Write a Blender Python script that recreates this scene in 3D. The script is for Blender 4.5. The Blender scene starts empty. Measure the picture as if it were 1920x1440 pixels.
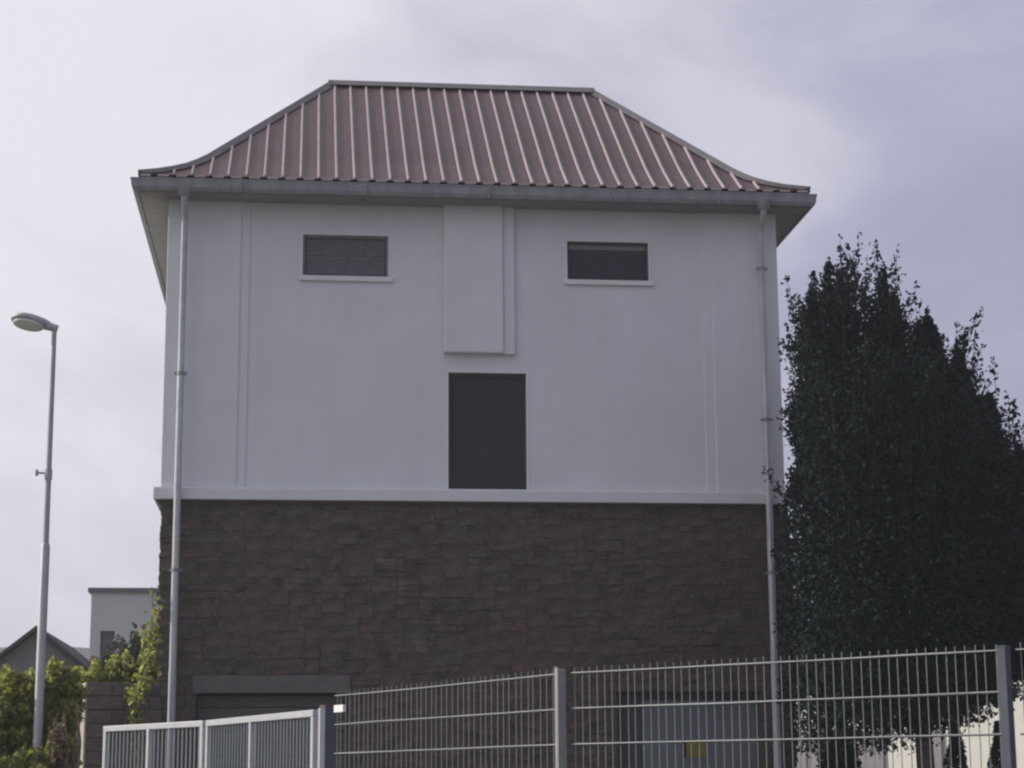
import bpy, bmesh, math, random
import numpy as np
from mathutils import Vector, Matrix

random.seed(7); rng = np.random.default_rng(7)
SC = bpy.context.scene; COL = SC.collection

# ------------------------------------------------------------------ camera
F_PX = 3697.0
AX = ((0.9945436, -0.0144676, -0.1033137), (-0.1041252, -0.1984287, -0.9745684), (-0.0064007, 0.9800085, -0.1988524))
cd = bpy.data.cameras.new('camera'); cam = bpy.data.objects.new('camera', cd); COL.objects.link(cam)
cam.matrix_world = Matrix.Translation((0, 0, 1.6)) @ Matrix(AX).to_4x4()
cd.sensor_fit = 'HORIZONTAL'; cd.sensor_width = 36.0; cd.lens = 36.0 * F_PX / 1920.0
cd.clip_start = 0.1; cd.clip_end = 6000
SC.camera = cam

# ------------------------------------------------------------------ world, sun, exposure
SUN = Vector((-0.85, 0.24, 0.47)).normalized()
W = bpy.data.worlds.new('World'); SC.world = W; W.use_nodes = True
nt = W.node_tree; nt.nodes.clear(); N = nt.nodes.new; L = nt.links.new
def nd(tree, typ, **kw):
    n = tree.nodes.new(typ)
    for k, v in kw.items(): setattr(n, k, v)
    return n
wout = N('ShaderNodeOutputWorld')
sky = N('ShaderNodeTexSky'); sky.sky_type = 'NISHITA'; sky.sun_disc = False
sky.sun_elevation = math.asin(SUN.z); sky.sun_rotation = math.atan2(SUN.x, SUN.y)
sky.air_density = 1.0; sky.dust_density = 2.0
bg1 = N('ShaderNodeBackground'); bg1.inputs['Strength'].default_value = 0.10
L(sky.outputs[0], bg1.inputs['Color'])
tc = N('ShaderNodeTexCoord')
dot = nd(nt, 'ShaderNodeVectorMath', operation='DOT_PRODUCT'); dot.inputs[1].default_value = SUN
L(tc.outputs['Generated'], dot.inputs[0])
mr = N('ShaderNodeMapRange'); mr.interpolation_type = 'SMOOTHSTEP'
mr.inputs['From Min'].default_value = -0.06; mr.inputs['From Max'].default_value = 0.56
mp = N('ShaderNodeMapping'); mp.inputs['Scale'].default_value = (1.0, 1.0, 1.6); mp.inputs['Rotation'].default_value = (0.0, 0.35, 0.3)
L(tc.outputs['Generated'], mp.inputs['Vector'])
nz = N('ShaderNodeTexNoise'); nz.inputs['Scale'].default_value = 5.0; nz.inputs['Detail'].default_value = 7; nz.inputs['Roughness'].default_value = 0.52
nz.inputs['Distortion'].default_value = 0.5
L(mp.outputs[0], nz.inputs['Vector'])
nz2 = N('ShaderNodeTexNoise'); nz2.inputs['Scale'].default_value = 1.9; nz2.inputs['Detail'].default_value = 3
L(mp.outputs[0], nz2.inputs['Vector'])
# brightness parameter: closeness to the sun, broken up by cloud thickness
m1 = nd(nt, 'ShaderNodeMath', operation='MULTIPLY_ADD'); m1.inputs[1].default_value = 0.80; m1.inputs[2].default_value = -0.40
L(nz.outputs[0], m1.inputs[0])
m2 = nd(nt, 'ShaderNodeMath', operation='MULTIPLY_ADD'); m2.inputs[1].default_value = 0.6; m2.inputs[2].default_value = -0.28
L(nz2.outputs[0], m2.inputs[0])
madd = nd(nt, 'ShaderNodeMath', operation='ADD'); L(m1.outputs[0], madd.inputs[0]); L(m2.outputs[0], madd.inputs[1])
mo = nd(nt, 'ShaderNodeMath', operation='ADD'); L(dot.outputs['Value'], mo.inputs[0]); L(madd.outputs[0], mo.inputs[1])
L(mo.outputs[0], mr.inputs['Value'])
cr = N('ShaderNodeValToRGB'); e = cr.color_ramp.elements
e[0].position = 0.0; e[0].color = (0.375, 0.385, 0.52, 1)
e[1].position = 1.0; e[1].color = (0.87, 0.845, 0.91, 1)
x = cr.color_ramp.elements.new(0.3); x.color = (0.46, 0.465, 0.605, 1)
x = cr.color_ramp.elements.new(0.55); x.color = (0.62, 0.61, 0.72, 1)
x = cr.color_ramp.elements.new(0.82); x.color = (0.74, 0.72, 0.80, 1)
L(mr.outputs[0], cr.inputs[0])
bg2 = N('ShaderNodeBackground'); bg2.inputs['Strength'].default_value = 1.0; L(cr.outputs[0], bg2.inputs['Color'])
mx = N('ShaderNodeMixShader'); mx.inputs[0].default_value = 0.9
L(bg1.outputs[0], mx.inputs[1]); L(bg2.outputs[0], mx.inputs[2]); L(mx.outputs[0], wout.inputs['Surface'])

sd = bpy.data.lights.new('sun', 'SUN'); sd.energy = 4.2; sd.angle = math.radians(1.0); sd.color = (1.0, 0.95, 0.87)
sun = bpy.data.objects.new('sun', sd); COL.objects.link(sun)
sun.rotation_euler = (-SUN).to_track_quat('-Z', 'Y').to_euler(); sun.location = SUN * 60

SC.view_settings.view_transform = 'Standard'; SC.view_settings.look = 'None'
SC.view_settings.exposure = 0.0; SC.view_settings.gamma = 1.0; SC.view_settings.use_curve_mapping = False
SC.render.engine = 'CYCLES'
SC.cycles.filter_width = 2.3
SC.cycles.max_bounces = 6; SC.cycles.transparent_max_bounces = 8

# ------------------------------------------------------------------ materials
def mat(name, base, rough=0.8, metal=0.0, var=0.15, scale=6.0, bump=0.0, bscale=40.0, streak=None, objvar=None, spec=0.3, transl=0.0):
    """principled material: colour broken up by noise, optional vertical streaks, per-object variation, bump"""
    m = bpy.data.materials.new(name); m.use_nodes = True; t = m.node_tree
    p = t.nodes['Principled BSDF']; out = t.nodes['Material Output']
    p.inputs['Roughness'].default_value = rough; p.inputs['Metallic'].default_value = metal
    p.inputs['Specular IOR Level'].default_value = spec
    co = t.nodes.new('ShaderNodeTexCoord')
    n = t.nodes.new('ShaderNodeTexNoise'); n.inputs['Scale'].default_value = scale; n.inputs['Detail'].default_value = 8; n.inputs['Roughness'].default_value = 0.6
    t.links.new(co.outputs['Object'], n.inputs['Vector'])
    r = t.nodes.new('ShaderNodeMapRange'); r.inputs['From Min'].default_value = 0.25; r.inputs['From Max'].default_value = 0.75
    r.inputs['To Min'].default_value = 1 - var; r.inputs['To Max'].default_value = 1 + var
    t.links.new(n.outputs[0], r.inputs['Value'])
    mul = nd(t, 'ShaderNodeVectorMath', operation='SCALE'); mul.inputs[0].default_value = base
    t.links.new(r.outputs[0], mul.inputs['Scale'])
    col = mul.outputs[0]
    if objvar:
        oi = t.nodes.new('ShaderNodeObjectInfo'); rp = t.nodes.new('ShaderNodeValToRGB')
        rp.color_ramp.interpolation = 'LINEAR'
        els = rp.color_ramp.elements
        while len(els) < len(objvar): els.new(0.5)
        for i, c in enumerate(objvar): els[i].position = i / (len(objvar) - 1); els[i].color = (*c, 1)
        t.links.new(oi.outputs['Random'], rp.inputs[0])
        t.links.new(rp.outputs[0], mul.inputs[0])
    if streak:
        mp_ = t.nodes.new('ShaderNodeMapping'); mp_.inputs['Scale'].default_value = streak[1]
        t.links.new(co.outputs['Object'], mp_.inputs[0])
        n2 = t.nodes.new('ShaderNodeTexNoise'); n2.inputs['Scale'].default_value = 1.0; n2.inputs['Detail'].default_value = 5
        t.links.new(mp_.outputs[0], n2.inputs['Vector'])
        r2 = t.nodes.new('ShaderNodeMapRange'); r2.inputs['From Min'].default_value = 0.35; r2.inputs['From Max'].default_value = 0.75
        r2.inputs['To Min'].default_value = 0.0; r2.inputs['To Max'].default_value = streak[2]
        t.links.new(n2.outputs[0], r2.inputs['Value'])
        mix = nd(t, 'ShaderNodeMix', data_type='RGBA'); mix.inputs['B'].default_value = (*streak[0], 1)
        t.links.new(r2.outputs[0], mix.inputs['Factor']); t.links.new(col, mix.inputs['A'])
        col = mix.outputs['Result']
    t.links.new(col, p.inputs['Base Color'])
    if bump:
        nb = t.nodes.new('ShaderNodeTexNoise'); nb.inputs['Scale'].default_value = bscale; nb.inputs['Detail'].default_value = 6
        t.links.new(co.outputs['Object'], nb.inputs['Vector'])
        b = t.nodes.new('ShaderNodeBump'); b.inputs['Strength'].default_value = bump; b.inputs['Distance'].default_value = 0.02
        t.links.new(nb.outputs[0], b.inputs['Height']); t.links.new(b.outputs[0], p.inputs['Normal'])
    if transl:
        tr = t.nodes.new('ShaderNodeBsdfTranslucent'); t.links.new(col, tr.inputs['Color'])
        ms = t.nodes.new('ShaderNodeMixShader'); ms.inputs[0].default_value = transl
        t.links.new(p.outputs[0], ms.inputs[1]); t.links.new(tr.outputs[0], ms.inputs[2]); t.links.new(ms.outputs[0], out.inputs['Surface'])
    return m

def leafmat(name, cols, transl, rough=0.55, spec=0.3):
    """leaf colour varies leaf by leaf (each leaf is an island of its mesh)"""
    m = bpy.data.materials.new(name); m.use_nodes = True; t = m.node_tree
    p = t.nodes['Principled BSDF']; out = t.nodes['Material Output']
    p.inputs['Roughness'].default_value = rough; p.inputs['Specular IOR Level'].default_value = spec
    g = t.nodes.new('ShaderNodeNewGeometry'); rp = t.nodes.new('ShaderNodeValToRGB'); els = rp.color_ramp.elements
    while len(els) < len(cols): els.new(0.5)
    for i, c in enumerate(cols): els[i].position = i / (len(cols) - 1); els[i].color = (*c, 1)
    t.links.new(g.outputs['Random Per Island'], rp.inputs[0]); t.links.new(rp.outputs[0], p.inputs['Base Color'])
    tr = t.nodes.new('ShaderNodeBsdfTranslucent'); t.links.new(rp.outputs[0], tr.inputs['Color'])
    ms = t.nodes.new('ShaderNodeMixShader'); ms.inputs[0].default_value = transl
    t.links.new(p.outputs[0], ms.inputs[1]); t.links.new(tr.outputs[0], ms.inputs[2]); t.links.new(ms.outputs[0], out.inputs['Surface'])
    return m

M = {}
M['plaster'] = mat('plaster', (0.665, 0.68, 0.71), 0.9, var=0.05, scale=1.1, bump=0.35, bscale=45, streak=((0.56, 0.57, 0.58), (3.2, 3.2, 0.35), 0.22))
M['trim'] = mat('trim_plaster', (0.74, 0.73, 0.74), 0.85, var=0.05, scale=3, bump=0.15, bscale=60, streak=((0.55, 0.54, 0.53), (5, 5, 0.6), 0.25))
M['stone'] = mat('rubble_stone', (0.1, 0.1, 0.1), 0.95, var=0.6, scale=4.2, bump=1.0, bscale=14, spec=0.12,
                 objvar=((0.092, 0.070, 0.066), (0.104, 0.080, 0.070), (0.082, 0.070, 0.070), (0.104, 0.088, 0.077), (0.096, 0.074, 0.067), (0.090, 0.080, 0.071), (0.108, 0.076, 0.066), (0.084, 0.074, 0.076)))
t_ = M['stone'].node_tree; gi_ = t_.nodes.new('ShaderNodeNewGeometry'); oi_ = next(n for n in t_.nodes if n.type == 'OBJECT_INFO'); rp_ = next(n for n in t_.nodes if n.type == 'VALTORGB')
ad_ = nd(t_, 'ShaderNodeMath', operation='ADD'); fr_ = nd(t_, 'ShaderNodeMath', operation='FRACT')
t_.links.new(oi_.outputs['Random'], ad_.inputs[0]); t_.links.new(gi_.outputs['Random Per Island'], ad_.inputs[1]); t_.links.new(ad_.outputs[0], fr_.inputs[0]); t_.links.new(fr_.outputs[0], rp_.inputs[0])
M['mortar'] = mat('mortar', (0.098, 0.080, 0.074), 0.95, var=0.4, scale=8, bump=0.5, bscale=50, spec=0.1)
M['brickdark'] = mat('dark_block', (0.10, 0.09, 0.095), 0.95, var=0.25, scale=7, bump=0.6, bscale=30, spec=0.1,
                     objvar=((0.115, 0.095, 0.10), (0.14, 0.115, 0.105), (0.10, 0.09, 0.10)))
M['sunlit_end'] = mat('sunlit_end_tone', (0.38, 0.34, 0.28), 0.9, var=0.2, scale=9, bump=0.4)  # pale tone: sunlight on the wall end put into the colour
M['roof'] = mat('roof_sheet', (0.076, 0.036, 0.043), 0.5, metal=0.0, var=0.16, scale=2.2, bump=0.05, bscale=8, spec=0.4,
                streak=((0.105, 0.064, 0.070), (5, 1.2, 1.2), 0.5))
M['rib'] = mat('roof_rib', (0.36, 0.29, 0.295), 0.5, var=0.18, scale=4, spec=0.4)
M['roofdeck'] = mat('roof_underlay', (0.12, 0.09, 0.09), 0.8)
M['cap'] = mat('ridge_cap', (0.125, 0.115, 0.122), 0.55, var=0.2, scale=3, spec=0.4)
M['zinc'] = mat('zinc_gutter', (0.29, 0.295, 0.32), 0.6, metal=0.2, var=0.15, scale=4, streak=((0.12, 0.12, 0.13), (8, 8, 1.0), 0.4))
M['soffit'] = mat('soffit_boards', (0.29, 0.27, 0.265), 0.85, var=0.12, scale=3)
M['pipe'] = mat('galvanised_pipe', (0.50, 0.515, 0.545), 0.40, metal=0.2, var=0.14, scale=5, streak=((0.33, 0.34, 0.36), (3, 3, 1.5), 0.5))
M['dark_glass'] = mat('dark_pane', (0.040, 0.036, 0.050), 0.35, var=0.15, scale=3, spec=0.25)
M['glassblock'] = mat('glass_block', (0.115, 0.106, 0.122), 0.4, var=0.25, scale=8, bump=0.2, bscale=30, spec=0.3)
M['blockjoint'] = mat('glass_block_joint', (0.20, 0.19, 0.205), 0.8, var=0.15)
M['hatch'] = mat('hatch_board', (0.052, 0.044, 0.050), 0.75, var=0.12, scale=2, spec=0.2)
M['frame_dark'] = mat('dark_frame', (0.06, 0.058, 0.068), 0.6)
M['concrete'] = mat('concrete', (0.125, 0.122, 0.118), 0.9, var=0.16, scale=5, bump=0.3, bscale=40)
M['rollerdoor'] = mat('roller_door', (0.13, 0.135, 0.13), 0.6, var=0.1, scale=3)
M['bluesteel'] = mat('blue_steel', (0.13, 0.158, 0.175), 0.5, var=0.1, scale=3, spec=0.35)
M['yellow'] = mat('yellow_plate', (0.20, 0.175, 0.035), 0.5, var=0.1, scale=20)
M['black'] = mat('black_print', (0.02, 0.02, 0.02), 0.6)
M['fence'] = mat('galvanised_wire', (0.26, 0.26, 0.265), 0.45, metal=0.3, var=0.15, scale=9)
M['post'] = mat('galvanised_post', (0.085, 0.092, 0.115), 0.6, metal=0.0, var=0.12, scale=6)
M['gate'] = mat('gate_tube', (0.44, 0.44, 0.46), 0.45, metal=0.25, var=0.1, scale=7)
M['gatebar'] = mat('gate_bar', (0.19, 0.215, 0.23), 0.5, metal=0.3, var=0.12, scale=7)
M['white_plate'] = mat('pale_plate', (0.75, 0.74, 0.74), 0.6, var=0.06)
M['rust'] = mat('rusty_steel', (0.17, 0.10, 0.085), 0.8, var=0.2, scale=12)
M['lamp'] = mat('lamp_grey', (0.37, 0.365, 0.385), 0.5, metal=0.2, var=0.1, scale=3)
M['lampglass'] = mat('lamp_bowl', (0.78, 0.77, 0.79), 0.3, var=0.05, scale=9)
M['farwall'] = mat('far_plaster', (0.52, 0.52, 0.54), 0.9, var=0.07, scale=1)
M['gablewall'] = mat('gable_boards', (0.19, 0.19, 0.205), 0.9, var=0.2, scale=2)
M['gableroof'] = mat('gable_roof', (0.07, 0.065, 0.07), 0.9, var=0.2, scale=2)
M['creamwall'] = mat('cream_wall', (0.78, 0.755, 0.70), 0.85, var=0.06, scale=2)
M['greydoor'] = mat('grey_door', (0.30, 0.28, 0.30), 0.7, var=0.1)
M['ground'] = mat('ground', (0.10, 0.105, 0.06), 0.95, var=0.3, scale=0.7)
M['asphalt'] = mat('asphalt', (0.055, 0.055, 0.058), 0.9, var=0.2, scale=3, bump=0.3, bscale=80)
M['yard'] = mat('yard_gravel', (0.17, 0.165, 0.16), 0.95, var=0.25, scale=3, bump=0.4, bscale=60)
M['kerb'] = mat('kerb', (0.32, 0.32, 0.31), 0.9, var=0.15)
M['hill'] = mat('wooded_hill', (0.055, 0.065, 0.06), 1.0, var=0.35, scale=0.05)
M['bark'] = mat('bark', (0.11, 0.095, 0.085), 0.95, var=0.3, scale=12, bump=0.6)
M['barkdark'] = mat('young_bark', (0.045, 0.042, 0.038), 0.95, var=0.3, scale=12)
M['deadstem'] = mat('dry_stem', (0.20, 0.15, 0.115), 0.95, var=0.3, scale=12)
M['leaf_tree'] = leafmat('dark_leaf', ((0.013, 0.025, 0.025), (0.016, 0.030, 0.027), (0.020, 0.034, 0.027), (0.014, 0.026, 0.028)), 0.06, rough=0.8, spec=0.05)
M['leaf_hedge'] = leafmat('vine_leaf', ((0.16, 0.20, 0.045), (0.28, 0.32, 0.07), (0.36, 0.40, 0.09), (0.50, 0.50, 0.18), (0.20, 0.24, 0.05), (0.26, 0.20, 0.10)), 0.6)
M['leaf_dry'] = leafmat('dry_leaf', ((0.20, 0.14, 0.10), (0.30, 0.22, 0.16), (0.14, 0.10, 0.075), (0.24, 0.22, 0.12)), 0.35)
M['leaf_bush'] = leafmat('bush_leaf', ((0.045, 0.06, 0.03), (0.075, 0.095, 0.045), (0.06, 0.075, 0.04)), 0.25)
M['leaf_conifer'] = leafmat('conifer_leaf', ((0.016, 0.026, 0.018), (0.026, 0.038, 0.024)), 0.05)

# ------------------------------------------------------------------ helpers
class MB:
    def __init__(s): s.v = []; s.f = []
    def add(s, vs, fs):
        b = len(s.v); s.v += [tuple(p) for p in vs]; s.f += [tuple(b + i for i in f) for f in fs]
    def box(s, x0, x1, y0, y1, z0, z1):
        s.add([(x0,y0,z0),(x1,y0,z0),(x1,y1,z0),(x0,y1,z0),(x0,y0,z1),(x1,y0,z1),(x1,y1,z1),(x0,y1,z1)],
              [(3,2,1,0),(4,5,6,7),(0,1,5,4),(1,2,6,5),(2,3,7,6),(3,0,4,7)])
    def obox(s, c, ux, uy, hx, hy, z0, z1):
        """box with horizontal axes ux, uy (2-vectors), half sizes hx, hy round centre c"""
        q = [(c[0]+a*hx*ux[0]+b*hy*uy[0], c[1]+a*hx*ux[1]+b*hy*uy[1]) for a, b in ((-1,-1),(1,-1),(1,1),(-1,1))]
        s.add([(*p, z0) for p in q] + [(*p, z1) for p in q], [(3,2,1,0),(4,5,6,7),(0,1,5,4),(1,2,6,5),(2,3,7,6),(3,0,4,7)])
    def tube(s, pts, rad, n=8, caps=True):
        pts = [Vector(p) for p in pts]; rad = rad if isinstance(rad, (list, tuple)) else [rad]*len(pts)
        rings = []; prev = None
        for i, p in enumerate(pts):
            d = (pts[min(i+1, len(pts)-1)] - pts[max(i-1, 0)]).normalized()
            if prev is None: a = d.orthogonal().normalized()
            else:
                a = prev - d * prev.dot(d)
                a = a.normalized() if a.length > 1e-6 else d.orthogonal().normalized()
            prev = a; b = d.cross(a)
            rings.append([p + (a*math.cos(2*math.pi*k/n) + b*math.sin(2*math.pi*k/n))*rad[i] for k in range(n)])
        vs = [q for r in rings for q in r]; fs = []
        for i in range(len(pts)-1):
            for k in range(n): fs.append((i*n+k, i*n+(k+1)%n, (i+1)*n+(k+1)%n, (i+1)*n+k))
        s.add(vs, fs)
        if caps: s.add(rings[0], [tuple(range(n))[::-1]]); s.add(rings[-1], [tuple(range(n))])
    def build(s, name, m, parent=None, smooth=False, bevel=0.0, kind=None):
        me = bpy.data.meshes.new(name); me.from_pydata(s.v, [], s.f); me.validate(); me.update()
        me.materials.append(m)
        if smooth: me.shade_smooth()
        return link(name, me, parent, bevel, kind)
def link(name, me, parent=None, bevel=0.0, kind=None):
    o = bpy.data.objects.new(name, me); COL.objects.link(o)
    if parent is not None:
        o.parent = parent; o.matrix_parent_inverse = parent_world(parent).inverted()
    if bevel:
        b = o.modifiers.new('bevel', 'BEVEL'); b.width = bevel; b.segments = 2; b.limit_method = 'ANGLE'
    if kind: o['kind'] = kind
    return o
def parent_world(o):
    m = Matrix.Translation(o.location) @ o.rotation_euler.to_matrix().to_4x4()
    if o.parent is not None: m = parent_world(o.parent) @ o.matrix_parent_inverse @ m
    return m
def thing(name, label, cat, loc=(0,0,0), group=None):
    o = bpy.data.objects.new(name, None); COL.objects.link(o); o.location = loc; o.empty_display_size = 0.3
    o['label'] = label; o['category'] = cat
    if group: o['group'] = group
    return o
def sub(name, parent, loc):
    o = bpy.data.objects.new(name, None); COL.objects.link(o); o.location = loc
    o.parent = parent; o.matrix_parent_inverse = parent_world(parent).inverted(); o.empty_display_size = 0.2
    return o

def leaves(name, P, size, m, parent, axis_bias=None, kind='stuff', aspect=0.5, flat=0.0):
    """one folded leaf (two triangles pairs) at each point of P"""
    P = np.asarray(P, float); n = len(P)
    d = rng.normal(size=(n, 3))
    if axis_bias is not None: d += np.asarray(axis_bias)
    d /= np.linalg.norm(d, axis=1)[:, None]
    u = rng.normal(size=(n, 3))
    if flat: u[:, 2] *= (1 - flat)
    u -= d * (u*d).sum(1)[:, None]; u /= np.linalg.norm(u, axis=1)[:, None]
    w = np.cross(d, u)
    Lh = size * rng.uniform(0.65, 1.3, n)[:, None]; Wd = Lh * aspect * rng.uniform(0.8, 1.2, n)[:, None]
    v = np.empty((n, 6, 3))
    v[:, 0] = P - d*Lh*0.5; v[:, 1] = P - d*Lh*0.1 + u*Wd*0.5 + w*Wd*0.14; v[:, 2] = P + d*Lh*0.2 + u*Wd*0.38 + w*Wd*0.1
    v[:, 3] = P + d*Lh*0.5 - w*Wd*0.12; v[:, 4] = P + d*Lh*0.2 - u*Wd*0.38 + w*Wd*0.1; v[:, 5] = P - d*Lh*0.1 - u*Wd*0.5 + w*Wd*0.14
    me = bpy.data.meshes.new(name)
    me.vertices.add(n*6); me.vertices.foreach_set('co', v.reshape(-1))
    fi = np.array([0,1,2,3, 0,3,4,5]); loops = (np.arange(n)[:, None]*6 + fi[None]).reshape(-1)
    me.loops.add(n*8); me.loops.foreach_set('vertex_index', loops.astype(np.int32))
    me.polygons.add(n*2); me.polygons.foreach_set('loop_start', (np.arange(n*2)*4).astype(np.int32))
    me.update(calc_edges=True); me.validate(); me.materials.append(m)
    return link(name, me, parent, 0, kind)

def ring_profile(prof, rect, closed=True):
    """sweep a profile of (outward offset, z) round a rectangle with mitred corners"""
    x0, x1, y0, y1 = rect; b = MB(); n = len(prof); vs = []
    for o, z in prof: vs += [(x0-o, y0-o, z), (x1+o, y0-o, z), (x1+o, y1+o, z), (x0-o, y1+o, z)]
    fs = []
    for i in range(n if closed else n-1):
        j = (i+1) % n
        for k in range(4): fs.append((i*4+k, i*4+(k+1)%4, j*4+(k+1)%4, j*4+k))
    b.add(vs, fs); return b

# ------------------------------------------------------------------ ground, road, hill
def sheet(name, x0, x1, y0, y1, z, m, kind='structure'):
    b = MB(); b.add([(x0,y0,z),(x1,y0,z),(x1,y1,z),(x0,y1,z)], [(0,1,2,3)]); return b.build(name, m, kind=kind)
sheet('ground', -1000, 1000, -250, 950, 0.0, M['ground'])
sheet('road', -400, 400, -6.0, 4.5, 0.004, M['asphalt'])
kb = MB(); kb.box(-200, 200, 4.5, 4.65, -0.1, 0.12); kb.build('kerb', M['kerb'], kind='structure')
pv = MB(); pv.box(-200, 200, 4.652, 6.6, -0.1, 0.115); pv.build('pavement', M['concrete'], kind='structure')
sheet('yard', -2.6, 14, 9.0, 31.2, 0.006, M['yard'])
hv = []; hf = []; nx, ny = 260, 7
for j in range(ny):
    for i in range(nx):
        X = -620 + i*1240/(nx-1); Y = 330 + j*20
        t = j/(ny-1); h = 30.6 * math.sin(min(1, t*1.6)*math.pi/2)
        h += (1.5*math.sin(X*0.022) + 1.1*math.sin(X*0.062+1)) * t
        if j >= 3: h += rng.uniform(-.7, .8)
        hv.append((X + rng.uniform(-2, 2), Y, max(h, -0.5) if j else -0.6))
for j in range(ny-1):
    for i in range(nx-1): a = j*nx+i; hf.append((a, a+1, a+nx+1, a+nx))
hb = MB(); hb.add(hv, hf); hb.build('hill', M['hill'], kind='structure')

# thin air haze round everything
hzb = MB(); hzb.box(-1010, 1010, -260, 960, -1.0, 38.0)
HZ = bpy.data.materials.new('haze_air'); HZ.use_nodes = True; t_ = HZ.node_tree; t_.nodes.clear()
ho_ = t_.nodes.new('ShaderNodeOutputMaterial'); pv_ = t_.nodes.new('ShaderNodeVolumePrincipled')
pv_.inputs['Color'].default_value = (0.93, 0.93, 1.0, 1); pv_.inputs['Density'].default_value = 0.0009; pv_.inputs['Anisotropy'].default_value = 0.3
t_.links.new(pv_.outputs[0], ho_.inputs['Volume'])
hzb.build('haze', HZ, kind='stuff')

# ------------------------------------------------------------------ the substation building
XL, XR, YF, YB = -2.25, 7.75, 31.29, 38.3
H = thing('transformer_house', 'tall pale house on a dark stone base under a red ribbed metal hipped roof', 'building', (2.75, YF, 0))

# upper wall with its openings
def wall_with_holes(b, xs, zs, holes, y, th):
    """front wall cells between the breaks xs, zs at plane y, reveals of depth th round every hole"""
    def hole(cx, cz): return any(h[0] < cx < h[1] and h[2] < cz < h[3] for h in holes)
    for i in range(len(xs)-1):
        for j in range(len(zs)-1):
            if not hole((xs[i]+xs[i+1])/2, (zs[j]+zs[j+1])/2):
                b.add([(xs[i],y,zs[j]),(xs[i+1],y,zs[j]),(xs[i+1],y,zs[j+1]),(xs[i],y,zs[j+1])], [(0,1,2,3)])
    for x0, x1, z0, z1 in holes:
        b.add([(x0,y,z0),(x1,y,z0),(x1,y,z1),(x0,y,z1),(x0,y+th,z0),(x1,y+th,z0),(x1,y+th,z1),(x0,y+th,z1)],
              [(0,4,5,1),(1,5,6,2),(2,6,7,3),(3,7,4,0)])
WL = (-0.10, 1.29, 9.735, 10.43); WR = (4.25, 5.61, 9.755, 10.415); HT = (2.28, 3.55, 6.25, 8.16)
Z0, Z1 = 6.15, 11.0
b = MB()
wall_with_holes(b, [XL, WL[0], WL[1], HT[0], HT[1], WR[0], WR[1], XR], [Z0, HT[2], HT[3], WL[2], WR[2], WR[3], WL[3], Z1], [WL, WR, HT], YF, 0.16)
b.add([(XL,YF,Z0),(XL,YB,Z0),(XL,YB,Z1),(XL,YF,Z1)], [(0,3,2,1)])
b.add([(XR,YF,Z0),(XR,YB,Z0),(XR,YB,Z1),(XR,YF,Z1)], [(0,1,2,3)])
b.add([(XL,YB,Z0),(XR,YB,Z0),(XR,YB,Z1),(XL,YB,Z1)], [(3,2,1,0)])
b.build('upper_wall', M['plaster'], H)

# corner pilasters, each in two steps
for s in (-1, 1):
    p = MB(); q = MB()
    if s < 0:
        p.box(XL-0.03, -1.10, YF-0.045, YF+0.05, 6.231, 10.99); q.box(XL-0.028, -0.955, YF-0.02, YF+0.05, 6.231, 10.985)
    else:
        p.box(6.665, XR+0.03, YF-0.045, YF+0.05, 6.231, 10.99); q.box(6.50, XR+0.028, YF-0.02, YF+0.05, 6.231, 10.985)
    pi = p.build('pilaster', M['plaster'], H, bevel=0.012); q.build('pilaster_edge', M['plaster'], pi, bevel=0.008)
# the stepped panel above the hatch
p = MB(); p.box(2.20, 3.17, YF-0.13, YF+0.05, 8.47, 10.99); pw = p.build('wall_panel', M['plaster'], H, bevel=0.018)
p = MB(); p.box(3.172, 3.365, YF-0.075, YF+0.05, 8.46, 10.985); p.build('panel_edge', M['plaster'], pw, bevel=0.015)
# ledge between stone and plaster
rect = (XL, XR, YF, YB)
ring_profile([(0.0, 6.03), (0.115, 6.03), (0.13, 6.04), (0.13, 6.205), (0.12, 6.225), (0.0, 6.24)], rect).build('ledge', M['plaster'], H)
ring_profile([(-0.02, 5.955), (0.03, 5.955), (0.07, 6.00), (0.09, 6.028), (-0.02, 6.028)], rect).build('ledge_moulding', M['mortar'], H)

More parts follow.
